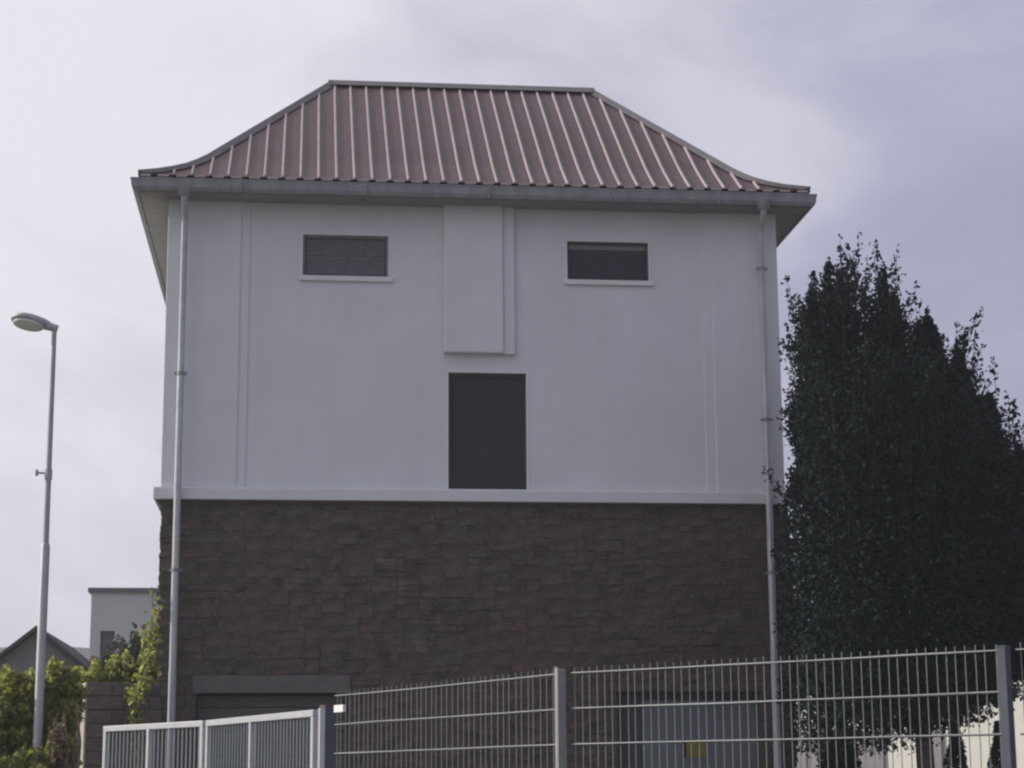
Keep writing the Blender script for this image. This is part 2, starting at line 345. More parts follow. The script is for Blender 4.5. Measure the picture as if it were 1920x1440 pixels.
# windows
def window(hole, kind):
    x0, x1, z0, z1 = hole
    root = MB(); t = 0.035
    root.box(x0, x0+t, YF+0.06, YF+0.12, z0, z1); root.box(x1-t, x1, YF+0.06, YF+0.12, z0, z1)
    root.box(x0+t, x1-t, YF+0.06, YF+0.12, z1-t, z1); root.box(x0+t, x1-t, YF+0.06, YF+0.12, z0, z0+t)
    if kind == 'block':
        w = root.build('window', M['blockjoint'], H); w['label'] = 'left window of eight glass blocks'
        j = MB(); j.box(x0+t, x1-t, YF+0.105, YF+0.15, z0+t, z1-t); j.build('joint_bed', M['blockjoint'], w)
        gw = (x1-x0-2*t)/4; gh = (z1-z0-2*t)/2
        m = MB(); m.box(-gw/2+0.014, gw/2-0.014, 0, 0.05, -gh/2+0.014, gh/2-0.014)
        o0 = None
        for i in range(4):
            for k in range(2):
                c = (x0+t+gw*(i+.5), YF+0.085+rng.uniform(0, .006), z0+t+gh*(k+.5))
                if o0 is None:
                    o0 = m.build('glass_block', M['glassblock'], None, bevel=0.008); o = o0
                else: o = o0.copy(); COL.objects.link(o)
                o.parent = w; o.matrix_parent_inverse = parent_world(w).inverted(); o.location = c
    else:
        w = root.build('window', M['frame_dark'], H); w['label'] = 'right window with a dark plain pane'
        j = MB(); j.box(x0+t, x1-t, YF+0.10, YF+0.11, z0+t, z1-0.12); j.build('pane', M['dark_glass'], w)
        j = MB(); j.box(x0+t, x1-t, YF+0.085, YF+0.13, z1-0.12, z1-t); j.build('top_bar', M['blockjoint'], w)
    s = MB(); s.box(x0-0.055, x1+0.075, YF-0.05, YF+0.06, z0-0.085, z0-0.002); s.build('sill', M['trim'], w, bevel=0.008)
    r = MB()
    for a in ((x0-0.035, x0-0.002), (x1+0.002, x1+0.035)): r.box(a[0], a[1], YF-0.012, YF+0.01, z0, z1+0.03)
    r.box(x0-0.001, x1+0.001, YF-0.012, YF+0.01, z1+0.002, z1+0.03); r.build('surround', M['trim'], w)
window(WL, 'block'); window(WR, 'plain')
# hatch
x0, x1, z0, z1 = HT
hm = MB()
hm.box(x0+0.03, x1-0.03, YF+0.095, YF+0.13, z0+0.03, z1-0.06)
hd = hm.build('hatch_door', M['hatch'], H)
fm = MB(); fm.box(x0, x0+.03, YF+0.07, YF+0.13, z0, z1); fm.box(x1-.03, x1, YF+0.07, YF+0.13, z0, z1)
fm.box(x0+.03, x1-.03, YF+0.07, YF+0.13, z1-.058, z1); fm.box(x0+.03, x1-.03, YF+0.07, YF+0.13, z0, z0+.028); fm.build('hatch_frame', M['frame_dark'], hd)
fm = MB()
fm.box(x0-.035, x0-.002, YF-0.014, YF+0.01, z0-.03, z1+.035); fm.box(x1+.002, x1+.035, YF-0.014, YF+0.01, z0-.03, z1+.035)
fm.box(x0-.001, x1+.001, YF-0.014, YF+0.01, z1+.002, z1+.035); fm.box(x0-.001, x1+.001, YF-0.014, YF+0.01, z0-.03, z0-.002); fm.build('surround', M['trim'], hd)
# stone base
SB = MB()
DL = (-1.65, 0.70, 0.0, 3.01); DR = (4.95, 7.26, 0.0, 3.02)
wall_with_holes(SB, [XL+.01, DL[0], DL[1], DR[0], DR[1], 7.80], [0.0, 3.01, 3.02, 6.02], [DL, DR], YF-0.012, 0.45)
SB.add([(XL+.01,YF-.012,0),(XL+.01,YB,0),(XL+.01,YB,6.02),(XL+.01,YF-.012,6.02)], [(0,3,2,1)])
SB.add([(7.80,YF-.012,0),(7.80,YB,0),(7.80,YB,6.02),(7.80,YF-.012,6.02)], [(0,1,2,3)])
SB.add([(XL+.01,YB,0),(7.80,YB,0),(7.80,YB,6.02),(XL+.01,YB,6.02)], [(3,2,1,0)])
base = SB.build('stone_base', M['mortar'], H)
def stone_mesh(w, h, dep, r):
    """roughly cut stone: uneven outline, front face pushed out, 22 faces"""
    b = MB(); out = []; inn = []
    for (u, v) in ((-1,-1),(0,-1),(1,-1),(1,0),(1,1),(0,1),(-1,1),(-1,0)):
        jx, jz = r.uniform(-.016, .016), r.uniform(-.013, .013)
        out.append((u*(w/2-.008)+jx, 0.0, v*(h/2-.007)+jz))
        inn.append((u*(w/2-.035-r.uniform(0,.02))+jx, -dep*r.uniform(.6, 1.1), v*(h/2-.03-r.uniform(0,.018))+jz))
    back = [(x, 0.12, z) for x, y, z in out]
    c = [(r.uniform(-.05,.05), -dep*r.uniform(.8, 1.35), r.uniform(-.03,.03))]
    vs = back + out + inn + c; fs = []
    for k in range(8):
        n = (k+1) % 8
        fs += [(k, n, 8+n, 8+k), (8+k, 8+n, 16+n, 16+k), (16+k, 16+n, 24)]
    b.add(vs, fs); return b
R = random.Random(11)
CW, CH = 0.120, 0.106; rubble = []
NXc, NZc = int(round((7.86-XL+.02)/CW)), int(round((5.985-1.60)/CH))
CW, CH = (7.86-XL+.02)/NXc, (5.985-1.60)/NZc
occ = [[False]*NXc for _ in range(NZc)]
for iz in range(NZc):
    for ix in range(NXc):
        xa, za = XL-.02+ix*CW, 1.60+iz*CH
        for hx0, hx1, hz0, hz1 in ((-1.72, 0.76, 1.0, 3.20), (4.80, 7.40, 1.0, 3.10)):
            if xa+CW*.6 > hx0 and xa+CW*.4 < hx1 and za+CH*.35 < hz1: occ[iz][ix] = True
jitx = [[R.uniform(-.030, .030) for _ in range(NXc+1)] for _ in range(NZc+1)]
jitz = [[R.uniform(-.024, .024) for _ in range(NXc+1)] for _ in range(NZc+1)]
cnt = 0
for iz in range(NZc):
    for ix in range(NXc):
        if occ[iz][ix]: continue
        big = R.random() < .22
        wmax = R.choice((2, 2, 3, 3, 3, 4, 5)); hmax = R.choice((2, 3)) if big else R.choice((1, 1, 2, 2))
        w = 1; hmax = min(hmax, max(1, wmax-1))
        while w < wmax and ix+w < NXc and not occ[iz][ix+w]: w += 1
        h = 1; hmax = min(hmax, w)
        while h < hmax and iz+h < NZc and all(not occ[iz+h][ix+k] for k in range(w)): h += 1
        if NXc-ix-w == 1 and not occ[iz][ix+w]: w += 1; h = 1
        for a in range(h):
            for k in range(w): occ[iz+a][ix+k] = True
        def node(i_, k_):
            edge = i_ in (0, NXc)
            return (XL-.02+i_*CW+(R.uniform(-.035, .025) if edge else jitx[k_][i_]), 1.60+k_*CH+(0 if k_ == NZc else jitz[k_][i_]))
        cs = [node(ix, iz), node(ix+w, iz), node(ix+w, iz+h), node(ix, iz+h)]
        cx, cz = sum(c[0] for c in cs)/4, sum(c[1] for c in cs)/4
        out = []
        for q in range(4):
            p0, p1 = cs[q], cs[(q+1)%4]
            out.append(p0); out.append(((p0[0]+p1[0])/2+R.uniform(-.012, .012), (p0[1]+p1[1])/2+R.uniform(-.012, .012)))
        dep = R.uniform(.010, .028)
        vs = []
        for y_, k_, jd in ((.12, .985, 0), (-.005, .985, 0), (-dep, .86, 1)):
            for q, (px_, pz_) in enumerate(out):
                kx = k_ if not jd else k_+R.uniform(-.08, .08)
                f_ = 1-(.003 if not jd else .012)/max(.1, math.hypot(px_-cx, pz_-cz))
                f_ *= (.92 if q % 2 == 0 else 1.0) if jd else (.97 if q % 2 == 0 else 1.0)
                vs.append(((px_-cx)*f_, y_*(R.uniform(.7, 1.15) if jd else 1), (pz_-cz)*f_))
        vs.append((R.uniform(-.05, .05), -dep*R.uniform(.85, 1.3), R.uniform(-.03, .03)))
        fs = []
        for q in range(8):
            n_ = (q+1) % 8
            fs += [(q, n_, 8+n_, 8+q), (8+q, 8+n_, 16+n_, 16+q), (16+q, 16+n_, 24)]
        rubble.append((w*h*R.uniform(.9, 1.1), cx, cz, vs, fs))
rubble.sort(key=lambda r_: -r_[0])
for a_, cx, cz, vs, fs in rubble[:298]:
    b = MB(); b.add(vs, fs); o = b.build('stone', M['stone'], None)
    o.location = (cx, YF-.006, cz); o.parent = base; o.matrix_parent_inverse = parent_world(base).inverted(); cnt += 1
small = MB()
for a_, cx, cz, vs, fs in rubble[298:]: small.add([(p[0]+cx, p[1]+YF-.006, p[2]+cz) for p in vs], fs)
small.build('small_stones', M['stone'], base, kind='stuff')
cnt = len(rubble)
print('stones', cnt)
lo = MB(); R2 = random.Random(3); z = 0.0
while z < 1.6:
    x = XL
    while x < 7.84:
        w = R2.uniform(.4, .8)
        if not (DL[0]-.6 < x < DL[1]+.1 or DR[0]-.6 < x < DR[1]+.1):
            m_ = stone_mesh(min(w, 7.84-x), .27, .04, R2); lo.add([(p[0]+x+w/2, p[1]+YF-.005, p[2]+z+.135) for p in m_.v], m_.f)
        x += w
    z += .27
lo.build('lower_stonework', M['stone'], base, kind='stuff')
# lintel + roller door
l = MB(); l.box(-1.70, 0.74, YF-0.05, YF+0.10, 3.012, 3.28); l.build('lintel', M['concrete'], H, bevel=0.012)
d = MB()
for k in range(16): d.box(DL[0]+.005, DL[1]-.005, YF+0.30, YF+0.33, 0.02+k*.181, 0.02+k*.181+.172)
rd = sub('roller_door', H, ((DL[0]+DL[1])/2, YF+.3, 0))
for k in range(16):
    d = MB(); d.box(DL[0]+.005, DL[1]-.005, YF+0.30, YF+0.33, 0.02+k*.186, 0.02+k*.186+.178); d.build('slat', M['rollerdoor'], rd, bevel=0.012)
# lintel + blue steel double door on the right
l = MB(); l.box(4.82, 7.38, YF-0.03, YF+0.10, 3.022, 3.14); l.build('lintel', M['mortar'], H, bevel=0.012)
sd_ = sub('steel_door', H, (6.3, YF+.18, 0)); sd_['label'] = 'pale blue steel double door'
for a, c in ((5.38, 6.30), (6.31, 7.23)):
    d = MB(); d.box(a, c, YF+0.17, YF+0.22, 0.03, 2.90); lf = d.build('door_leaf', M['bluesteel'], sd_, bevel=0.008)
d = MB(); d.box(4.96, 5.37, YF+0.20, YF+0.25, 0.0, 3.0); d.build('side_panel', M['frame_dark'], sd_)
d = MB(); d.box(5.37, 7.25, YF+0.18, YF+0.25, 2.905, 3.015); d.build('door_head', M['frame_dark'], sd_)
sg = MB(); sg.box(6.09, 6.42, YF+0.150, YF+0.168, 2.00, 2.28); ws = sg.build('warning_plate', M['yellow'], sd_)
sg = MB(); sg.box(6.02, 6.085, YF+0.152, YF+0.168, 2.00, 2.28); sg.build('plate_edge', M['black'], sd_)

# ---- roof
EX0, EX1, EY0, EY1 = XL-0.50, XR+0.53, YF-0.52, YB+0.52
RX0, RX1, RY = 0.36, 5.26, YF+3.75
PROF = [(0, 11.225), (.03, 11.30), (.06, 11.385), (.1, 11.50), (.15, 11.645), (.2, 11.795), (1, 14.40)]
XPL = [(0, EX0), (.03, -2.46), (.06, -2.23), (.1, -2.01), (.15, -1.84), (.2, -1.70), (1, RX0)]
XPR = [(0, EX1), (.03, 7.88), (.06, 7.63), (.1, 7.43), (.15, 7.28), (.2, 7.16), (1, RX1)]
def ip(v, a, b_): return float(np.interp(v, a, b_))
def hz(s): return ip(s, [p[0] for p in PROF], [p[1] for p in PROF])
def fx(s): return ip(s, [p[0] for p in XPL], [p[1] for p in XPL]), ip(s, [p[0] for p in XPR], [p[1] for p in XPR])
def fy(s): return EY0+(RY-EY0)*s, EY1+(RY-EY1)*s
dk = MB()
SS = [0, .03, .06, .1, .15, .2, .4, .7, 1]
for i in range(len(SS)-1):
    A = []
    for s in (SS[i], SS[i+1]):
        (xa, xb), (ya, yb), zz = fx(s), fy(s), hz(s)-.03
        A.append([(xa+.03,ya+.03,zz),(xb-.03,ya+.03,zz),(xb-.03,yb-.03,zz),(xa+.03,yb-.03,zz)])
    for k in range(4): dk.add([A[0][k], A[0][(k+1)%4], A[1][(k+1)%4], A[1][k]], [(0,1,2,3)])
roof = dk.build('roof', M['roofdeck'], H)
SP = 0.2905
ribs = [0.43 + SP*k for k in range(-11, 28)]
def smax(x):
    if x < RX0: return ip(x, [p[1] for p in XPL], [p[0] for p in XPL])
    if x > RX1: return ip(-x, [-p[1] for p in XPR], [p[0] for p in XPR])
    return 1.0
def panel(a, c):
    sm = max(smax(a), smax(c)) if not (a < RX0 < c or a < RX1 < c) else 1.0
    ss = sorted(set([s for s in SS if s < sm] + [sm] + [s for s in (smax(a), smax(c)) if 0 < s < sm]))
    b = MB(); vs = []; fs = []
    for s in ss:
        xl, xr = fx(s); p, q = min(max(a, xl), xr), min(max(c, xl), xr)
        if q < p: q = p
        y, z = fy(s)[0], hz(s)
        vs += [(p, y, z), (p+(q-p)*.5, y, z-.004), (q, y, z)]
    for i in range(len(ss)-1):
        for k in range(2): fs.append((i*3+k, i*3+k+1, i*3+k+4, i*3+k+3))
    b.add(vs, fs)
    # turned-down lip at the eave, open under the ribs
    y, z = EY0, hz(0); w = c - a
    if w > .2:
        b2 = MB(); b2.add([(a+.03, y+.10, z+.034), (c-.05, y+.10, z+.034), (c-.06, y-.045, z-.004), (a+.04, y-.045, z-.004), (a+.05, y-.05, z-.045), (c-.07, y-.05, z-.045)], [(0,3,2,1), (3,4,5,2)])
        b2.build('eave_lip', M['rib'], roof)
    return b.build('roof_panel', M['roof'], roof)
edges = [EX0] + ribs + [EX1]
edges = [e_ for e_ in edges if EX0 <= e_ <= EX1]
for a, c in zip(edges[:-1], edges[1:]):
    if c - a > .02: panel(a, c)
def slope_seam(x):
    sm = smax(x)
    if sm < .06: return
    ss = [s for s in SS if s < sm-.01] + [sm-.004]
    b = MB(); vs = []
    for s in ss:
        y, z = fy(s)[0], hz(s)
        if s == 0: y -= .015
        vs += [(x-.022, y, z+.001), (x-.013, y, z+.036), (x+.013, y, z+.036), (x+.022, y, z+.001)]
    fs = [(0,1,2,3)]
    for i in range(len(ss)-1):
        for k in range(3): fs.append((i*4+k+1, i*4+k, i*4+k+4, i*4+k+5))
    b.add(vs, fs); b.build('roof_rib', M['rib'], roof)
for r in ribs:
    if EX0+.15 < r < EX1-.15: slope_seam(r)
# side and back slopes: sheets with ribs, not seen from the street
rest = MB()
for side in range(3):
    for i in range(len(SS)-1):
        s0, s1 = SS[i], SS[i+1]
        q = []
        for s in (s0, s1):
            (xa, xb), (ya, yb), zz = fx(s), fy(s), hz(s)
            q.append([(xa,ya,zz),(xb,ya,zz),(xb,yb,zz),(xa,yb,zz)])
        k = side+1
        rest.add([q[0][k], q[0][(k+1)%4], q[1][(k+1)%4], q[1][k]], [(0,1,2,3)])
rest.build('roof_sheeting', M['roof'], roof)
for side in (0, 1):
    n_s = 24
    for i in range(n_s):
        t = (i+.5)/n_s; y = EY0 + (EY1-EY0)*t
        sm = min((y-EY0)/(RY-EY0), (EY1-y)/(EY1-RY))
        if sm < .08: continue
        b = MB(); vs = []; ss = [s for s in SS if s < sm-.01] + [sm-.004]
        for s in ss:
            x_ = fx(s)[side]; z = hz(s)
            vs += [(x_, y-.03, z+.001), (x_, y-.016, z+.036), (x_, y+.016, z+.036), (x_, y+.03, z+.001)]
        fs = [(0,1,2,3)]
        for j in range(len(ss)-1):
            for k in range(3): fs.append((j*4+k+1, j*4+k, j*4+k+4, j*4+k+5))
        b.add(vs, fs); b.build('roof_rib', M['rib'], roof)
# hip and ridge caps
for sx in (0, 1):
    for sy in (0, 1):
        b = MB(); vs = []
        for s in SS:
            x_ = fx(s)[sx]; y_ = fy(s)[sy]; z = hz(s); ds = .04
            xi, yi = (1 if sx == 0 else -1), (1 if sy == 0 else -1)
            dz = .02
            vs += [(x_+.13*xi, y_-.005*yi, z+dz), (x_-.0*xi, y_-.0*yi, z+.075), (x_-.005*xi, y_+.13*yi, z+dz)]
        fs = []
        for i in range(len(SS)-1):
            for k in range(2): fs.append((i*3+k, i*3+k+1, i*3+k+4, i*3+k+3))
        fs += [(0,1,2)]
        b.add(vs, fs); b.build('hip_cap', M['cap'], roof)
b = MB(); zr = hz(1)
b.add([(RX0-.05, RY-.16, zr-.06), (RX1+.05, RY-.16, zr-.06), (RX1+.05, RY, zr+.085), (RX0-.05, RY, zr+.085), (RX0-.05, RY+.16, zr-.06), (RX1+.05, RY+.16, zr-.06)],
      [(0,1,2,3), (3,2,5,4), (0,3,4), (1,5,2)]); b.build('ridge_cap', M['cap'], roof)
# eaves: soffit, fascia, gutter
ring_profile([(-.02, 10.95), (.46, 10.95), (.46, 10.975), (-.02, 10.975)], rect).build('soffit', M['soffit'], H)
ring_profile([(.455, 10.945), (.475, 10.945), (.475, 11.20), (.455, 11.20)], rect).build('fascia', M['soffit'], H)
gp = [(.478, 11.15), (.483, 11.03), (.500, 10.965), (.530, 10.94), (.560, 10.955), (.588, 11.01), (.602, 11.12), (.612, 11.138), (.606, 11.15), (.592, 11.14), (.58, 11.02), (.556, 10.967), (.53, 10.953), (.506, 10.975), (.492, 11.035), (.488, 11.15)]
gut = ring_profile(gp, rect).build('gutter', M['zinc'], H)
jb = MB()
for xj in (-1.1, .9, 2.9, 4.9, 6.7):
    jb = MB(); jb.box(xj-.012, xj+.012, YF-.618, YF-.47, 10.935, 11.145); jb.build('gutter_bracket', M['zinc'], gut, bevel=0.01)
# downpipes
def downpipe(x, zjoints):
    y0 = YF-.54; yp = YF-.24; r = .052
    b = MB()
    b.tube([(x, y0, 10.99), (x, y0, 10.88), (x, y0+.03, 10.82), (x, yp-.05, 10.66), (x, yp, 10.56), (x, yp, 8.0)], r, 16)
    dp = b.build('downpipe', M['pipe'], H, smooth=True)
    b = MB(); b.tube([(x, y0, 11.02), (x, y0, 10.97), (x, y0, 10.86)], [.135, .125, .07], 16); b.build('outlet_funnel', M['zinc'], dp, smooth=True)
    b = MB(); b.tube([(x, yp, 8.06), (x, yp, 3.3)], .056, 16); b.build('pipe_length', M['pipe'], dp, smooth=True)
    b = MB(); b.tube([(x, yp, 3.36), (x, yp, .02)], .060, 16); b.build('pipe_length', M['pipe'], dp, smooth=True)
    for z in zjoints:
        b = MB(); b.tube([(x, yp, z-.03), (x, yp, z+.03)], .064, 16); b.box(x-.1, x+.1, yp-.012, yp+.012, z-.02, z+.02); b.box(x-.015, x+.015, yp, YF+.02, z-.015, z+.015)
        b.build('pipe_bracket', M['zinc'], dp)
downpipe(-2.00, (8.03, 4.9))
downpipe(7.465, (9.95, 7.4, 4.9))

# ------------------------------------------------------------------ wall stub beside the house
ang = math.radians(15)
ux, uy = (math.cos(ang), math.sin(ang)), (-math.sin(ang), math.cos(ang))
PC = (-2.70, 30.55)
P = thing('garden_wall', 'short dark block wall with a sunlit end, left of the stone base', 'wall', (PC[0], PC[1], 0))
b = MB(); b.obox(PC, ux, uy, .54, .16, 0, 3.12); core = b.build('wall_core', M['mortar'], P)
R3 = random.Random(5); z = 1.7
for row in range(7):
    h = .205; n = 3; off = (row % 2)*.18
    xs = sorted([-0.56, .56] + [-.56+.373*k+off for k in range(1, 3)])
    for a, c in zip(xs[:-1], xs[1:]):
        m_ = MB(); cx = (a+c)/2
        m_.obox((PC[0]+cx*ux[0], PC[1]+cx*ux[1]), ux, uy, (c-a)/2-.006, .18+R3.uniform(-.006, .006), z+.006, z+h-.006)
        m_.build('block', M['brickdark'], P, bevel=0.012)
    z += h
m_ = MB(); m_.obox(PC, ux, uy, .56, .18, 0.0, 1.695); m_.build('lower_wall', M['brickdark'], P)
m_ = MB(); m_.obox((PC[0]-.575*ux[0], PC[1]-.575*ux[1]), ux, uy, .018, .185, 0.0, 3.13); m_.build('end_facing', M['sunlit_end'], P, bevel=0.01)  # slab added on the left end, its paler colour paints the sunlight there

# ------------------------------------------------------------------ street lamp
LP = (-3.40, 26.4)
S = thing('street_lamp', 'slim grey street lamp post with a flat head, left of the house', 'street lamp', (LP[0], LP[1], 0))
b = MB(); b.tube([(*LP, 0), (*LP, 4.72), (*LP, 4.75)], [.062, .058, .044], 16); b.build('post_base', M['lamp'], S, smooth=True)
b = MB(); b.tube([(*LP, 4.70), (*LP, 7.66)], [.041, .032], 16); b.build('post', M['lamp'], S, smooth=True)
b = MB(); b.tube([(LP[0], LP[1], 5.60), (LP[0], LP[1], 5.74)], .05, 12); b.box(LP[0]-.16, LP[0]-.03, LP[1]-.012, LP[1]+.012, 5.675, 5.70); b.tube([(LP[0]-.155, LP[1], 5.65), (LP[0]-.155, LP[1], 5.73)], .022, 8)
b.build('clamp', M['lamp'], S)
# head: flattened teardrop along -x, tilted a little up at its tip
bm = bmesh.new(); bmesh.ops.create_uvsphere(bm, u_segments=28, v_segments=14, radius=1.0)
for v in bm.verts:
    x_, y_, z_ = v.co; t = (x_+1)/2      # 0 at the tip, 1 at the post
    wy = .21*(1-.72*max(0, t-.30)/.70) if t > .30 else .21
    v.co = Vector((x_*.285, y_*wy, (z_*.055 if z_ < 0 else z_*.10)))
hm_ = bpy.data.meshes.new('lamp_head'); bm.to_mesh(hm_); bm.free(); hm_.materials.append(M['lamp']); hm_.shade_smooth()
HR = Matrix.Rotation(math.radians(4), 4, 'Y')
ho = link('lamp_head', hm_, None); ho.location = (LP[0]-.30, LP[1], 7.735); ho.rotation_euler = (math.radians(-15), math.radians(9), 0); ho.parent = S; ho.matrix_parent_inverse = parent_world(S).inverted()
b = MB(); b.tube([(LP[0]-.12, LP[1], 7.70), (LP[0]+.04, LP[1], 7.655)], [.06, .05], 12); b.build('neck', M['lamp'], S, smooth=True)
bm = bmesh.new(); bmesh.ops.create_uvsphere(bm, u_segments=24, v_segments=10, radius=1.0)
for v in bm.verts: v.co = Vector((v.co.x*.21, v.co.y*.165, v.co.z*.03))
gm = bpy.data.meshes.new('lamp_bowl'); bm.to_mesh(gm); bm.free(); gm.materials.append(M['lampglass']); gm.shade_smooth()
go = link('lamp_bowl', gm, None); go.location = (LP[0]-.345, LP[1]-.014, 7.695); go.rotation_euler = ho.rotation_euler; go.parent = S; go.matrix_parent_inverse = parent_world(S).inverted()

# ------------------------------------------------------------------ fence of rod mats
FP = [(0.236, 14.20), (1.492, 11.32), (3.385, 9.31), (5.15, 7.35)]
ZT = 2.22
FN = thing('mesh_fence', 'galvanised steel rod mesh fence with square posts along the street front', 'fence', (FP[0][0], FP[0][1], 0))
def unit(a, c):
    d = Vector((c[0]-a[0], c[1]-a[1])); L_ = d.length; d /= L_; return (d.x, d.y), (-d.y, d.x), L_
for pi, (a, c) in enumerate(zip(FP[:-1], FP[1:])):
    d, nn, L_ = unit(a, c); nrod = (43, 50, 50)[pi]
    g0, g1 = (.0 if pi == 0 else .055), L_ - .04
    mid = (a[0]+d[0]*L_/2, a[1]+d[1]*L_/2)
    pan = sub('wire_panel', FN, (mid[0], mid[1], .1))
    def pt(t, o, z): return (a[0]+d[0]*t+nn[0]*o, a[1]+d[1]*t+nn[1]*o, z)
    for k in range(11):
        z = ZT - .2*k
        for o in (-.0085, .0085):
            if o < 0 or k < 5:
                w = MB(); tt = np.linspace(g0, g1, 6)
                w.tube([pt(t, o, z + (rng.normal()*.0012)) for t in tt], .0042, 6); w.build('horizontal_wire', M['fence'], pan, smooth=True)
    rod = None
    for k in range(nrod):
        t = g0 + .02 + (g1-g0-.04)*k/(nrod-1)
        if rod is None:
            w = MB(); w.tube([(0,0,.12), (0,0,ZT+.032)], .0025, 6); rod = w.build('vertical_rod', M['fence'], None, smooth=True); o = rod
        else: o = rod.copy(); COL.objects.link(o)
        q = pt(t, 0, 0); o.location = (q[0]+rng.normal()*.0012, q[1], rng.normal()*.0015); o.rotation_euler = (rng.normal()*.0009, rng.normal()*.0009, 0)
        o.parent = pan; o.matrix_parent_inverse = parent_world(pan).inverted()
for i, p in enumerate(FP[1:]):
    d, nn, _ = unit(FP[i], p)
    w = MB(); top = ZT + (.03, .012, .03)[i]; hw = (.019, .024, .024)[i]
    w.obox((p[0]+nn[0]*(-.03), p[1]+nn[1]*(-.03)), d, nn, hw, .028, 0, top); po = w.build('fence_post', M['fence' if i == 0 else 'post'], FN, bevel=0.004)
    w = MB(); w.obox((p[0]+nn[0]*(-.03), p[1]+nn[1]*(-.03)), d, nn, hw+.002, .030, top+.0005, top+.008); w.build('post_cap', M['post'], po)
    for z in (ZT-.2, ZT-.6, ZT-1.2):
        w = MB(); w.obox((p[0]+nn[0]*.014, p[1]+nn[1]*.014), d, nn, hw+.012, .006, z-.02, z+.02); w.build('clamp_bar', M['post'], po)
w = MB(); w.obox((.262, 14.13), unit(FP[0], FP[1])[0], unit(FP[0], FP[1])[1], .075, .012, 2.105, 2.155); tb = w.build('tension_bracket', M['white_plate'], FN); 

# ------------------------------------------------------------------ gate
GP = [(-1.80, 18.55), (-.795, 16.97), (.115, 14.56)]
GT = 2.14
gatepost = thing('gate_post', 'square steel gate post between the white framed gate and the rod fence', 'post', (.18, 14.36, 0))
d, nn, _ = unit(GP[1], GP[2])
w = MB(); w.obox((.185, 14.36), d, nn, .05, .045, 0, GT+.012); w.build('shaft', M['post'], gatepost, bevel=.004)
w = MB(); w.obox((.185, 14.36), d, nn, .055, .05, GT+.0125, GT+.022); w.build('post_cap', M['rust'], gatepost)
w = MB(); w.obox((.150, 14.47), d, nn, .03, .028, 0, GT+.006); w.build('hinge_stile', M['gate'], gatepost, bevel=.004)
labels = ('far left gate leaf, tilted away, with a white tube frame', 'gate leaf beside the gate post with a white tube frame')
for gi in range(2):
    a, c = GP[gi], GP[gi+1]; d, nn, L_ = unit(a, c)
    g = thing('gate_leaf', labels[gi], 'gate', ((a[0]+c[0])/2, (a[1]+c[1])/2, 0), 'white framed gate leaves')
    def gp_(t): return (a[0]+d[0]*t, a[1]+d[1]*t)
    e0, e1 = .03, L_-(.035 if gi == 0 else .05)
    def pc(name, t0, t1, z0, z1, m, hw=.022, bv=.004):
        w = MB(); q = gp_((t0+t1)/2); w.obox(q, d, nn, (t1-t0)/2, hw, z0, z1); return w.build(name, m, g, bevel=bv)
    pc('top_rail', e0, e1, GT-.05, GT, M['gate'], .024)
    pc('bottom_rail', e0, e1, .14, .19, M['gate'], .024)
    pc('stile', e0, e0+.05, .191, GT-.051, M['gate']); pc('stile', e1-.05, e1, .191, GT-.051, M['gate'])
    mid = (e0+e1)/2 - (.06 if gi == 0 else .14)
    pc('middle_stile', mid-.022, mid+.022, .191, GT-.051, M['gate'])
    nb = (24, 34)[gi]
    for k in range(nb):
        t = e0+.09 + (e1-e0-.18)*k/(nb-1)
        if abs(t-mid) < .035: continue
        pc('bar', t-.006, t+.006, .191, GT-.051, M['gatebar'], .006, 0)

# ------------------------------------------------------------------ houses behind
B = thing('flat_roofed_house', 'pale flat roofed house far behind the dark garden wall', 'building', (-4.2, 62, 0))
b = MB(); wall_with_holes(b, [-6.32, -6.02, -5.60, -1.6], [0, 4.4, 6.15, 7.30], [(-6.02, -5.60, 4.4, 6.15)], 60, .15)
b.add([(-6.32,60,0),(-6.32,66,0),(-6.32,66,7.3),(-6.32,60,7.3)], [(0,3,2,1)]); b.add([(-1.6,60,0),(-1.6,66,0),(-1.6,66,7.3),(-1.6,60,7.3)], [(0,1,2,3)])
b.add([(-6.32,66,0),(-1.6,66,0),(-1.6,66,7.3),(-6.32,66,7.3)], [(3,2,1,0)]); b.build('wall', M['farwall'], B)
b = MB(); b.box(-6.42, -1.5, 59.9, 66.1, 7.3, 7.43); b.build('flat_roof', M['cap'], B)
b = MB(); b.box(-6.02, -5.60, 60.10, 60.14, 4.4, 6.15); wq = b.build('window', M['glassblock'], B)
G = thing('gabled_barn', 'small dark house with a pointed gable behind the hedge on the far left', 'building', (-5.9, 47, 0))
AP = (-5.9, 5.0); sl = .80
b = MB(); X0, X1 = -7.7, -4.75
def gz(x_): return AP[1] - abs(x_-AP[0])*sl
b.add([(X0,45,0),(X1,45,0),(X1,45,gz(X1)),(AP[0],45,AP[1]),(X0,45,gz(X0)),(X0,52,0),(X1,52,0),(X1,52,gz(X1)),(AP[0],52,AP[1]),(X0,52,gz(X0))],
      [(0,1,2,3,4),(9,8,7,6,5),(0,4,9,5),(1,6,7,2)]); b.build('gable_wall', M['gablewall'], G)
b = MB()
for s in (-1, 1):
    xe = X0-.25 if s < 0 else X1+.25
    v0 = [(AP[0],44.8,AP[1]+.02),(xe,44.8,gz(xe)+.02),(xe,52.2,gz(xe)+.02),(AP[0],52.2,AP[1]+.02)]
    b = MB(); b.add(v0+[(p[0],p[1],p[2]+.1) for p in v0], [(0,1,2,3),(7,6,5,4),(0,4,5,1),(1,5,6,2),(2,6,7,3),(3,7,4,0)]); b.build('roof_slope', M['gableroof'], G)
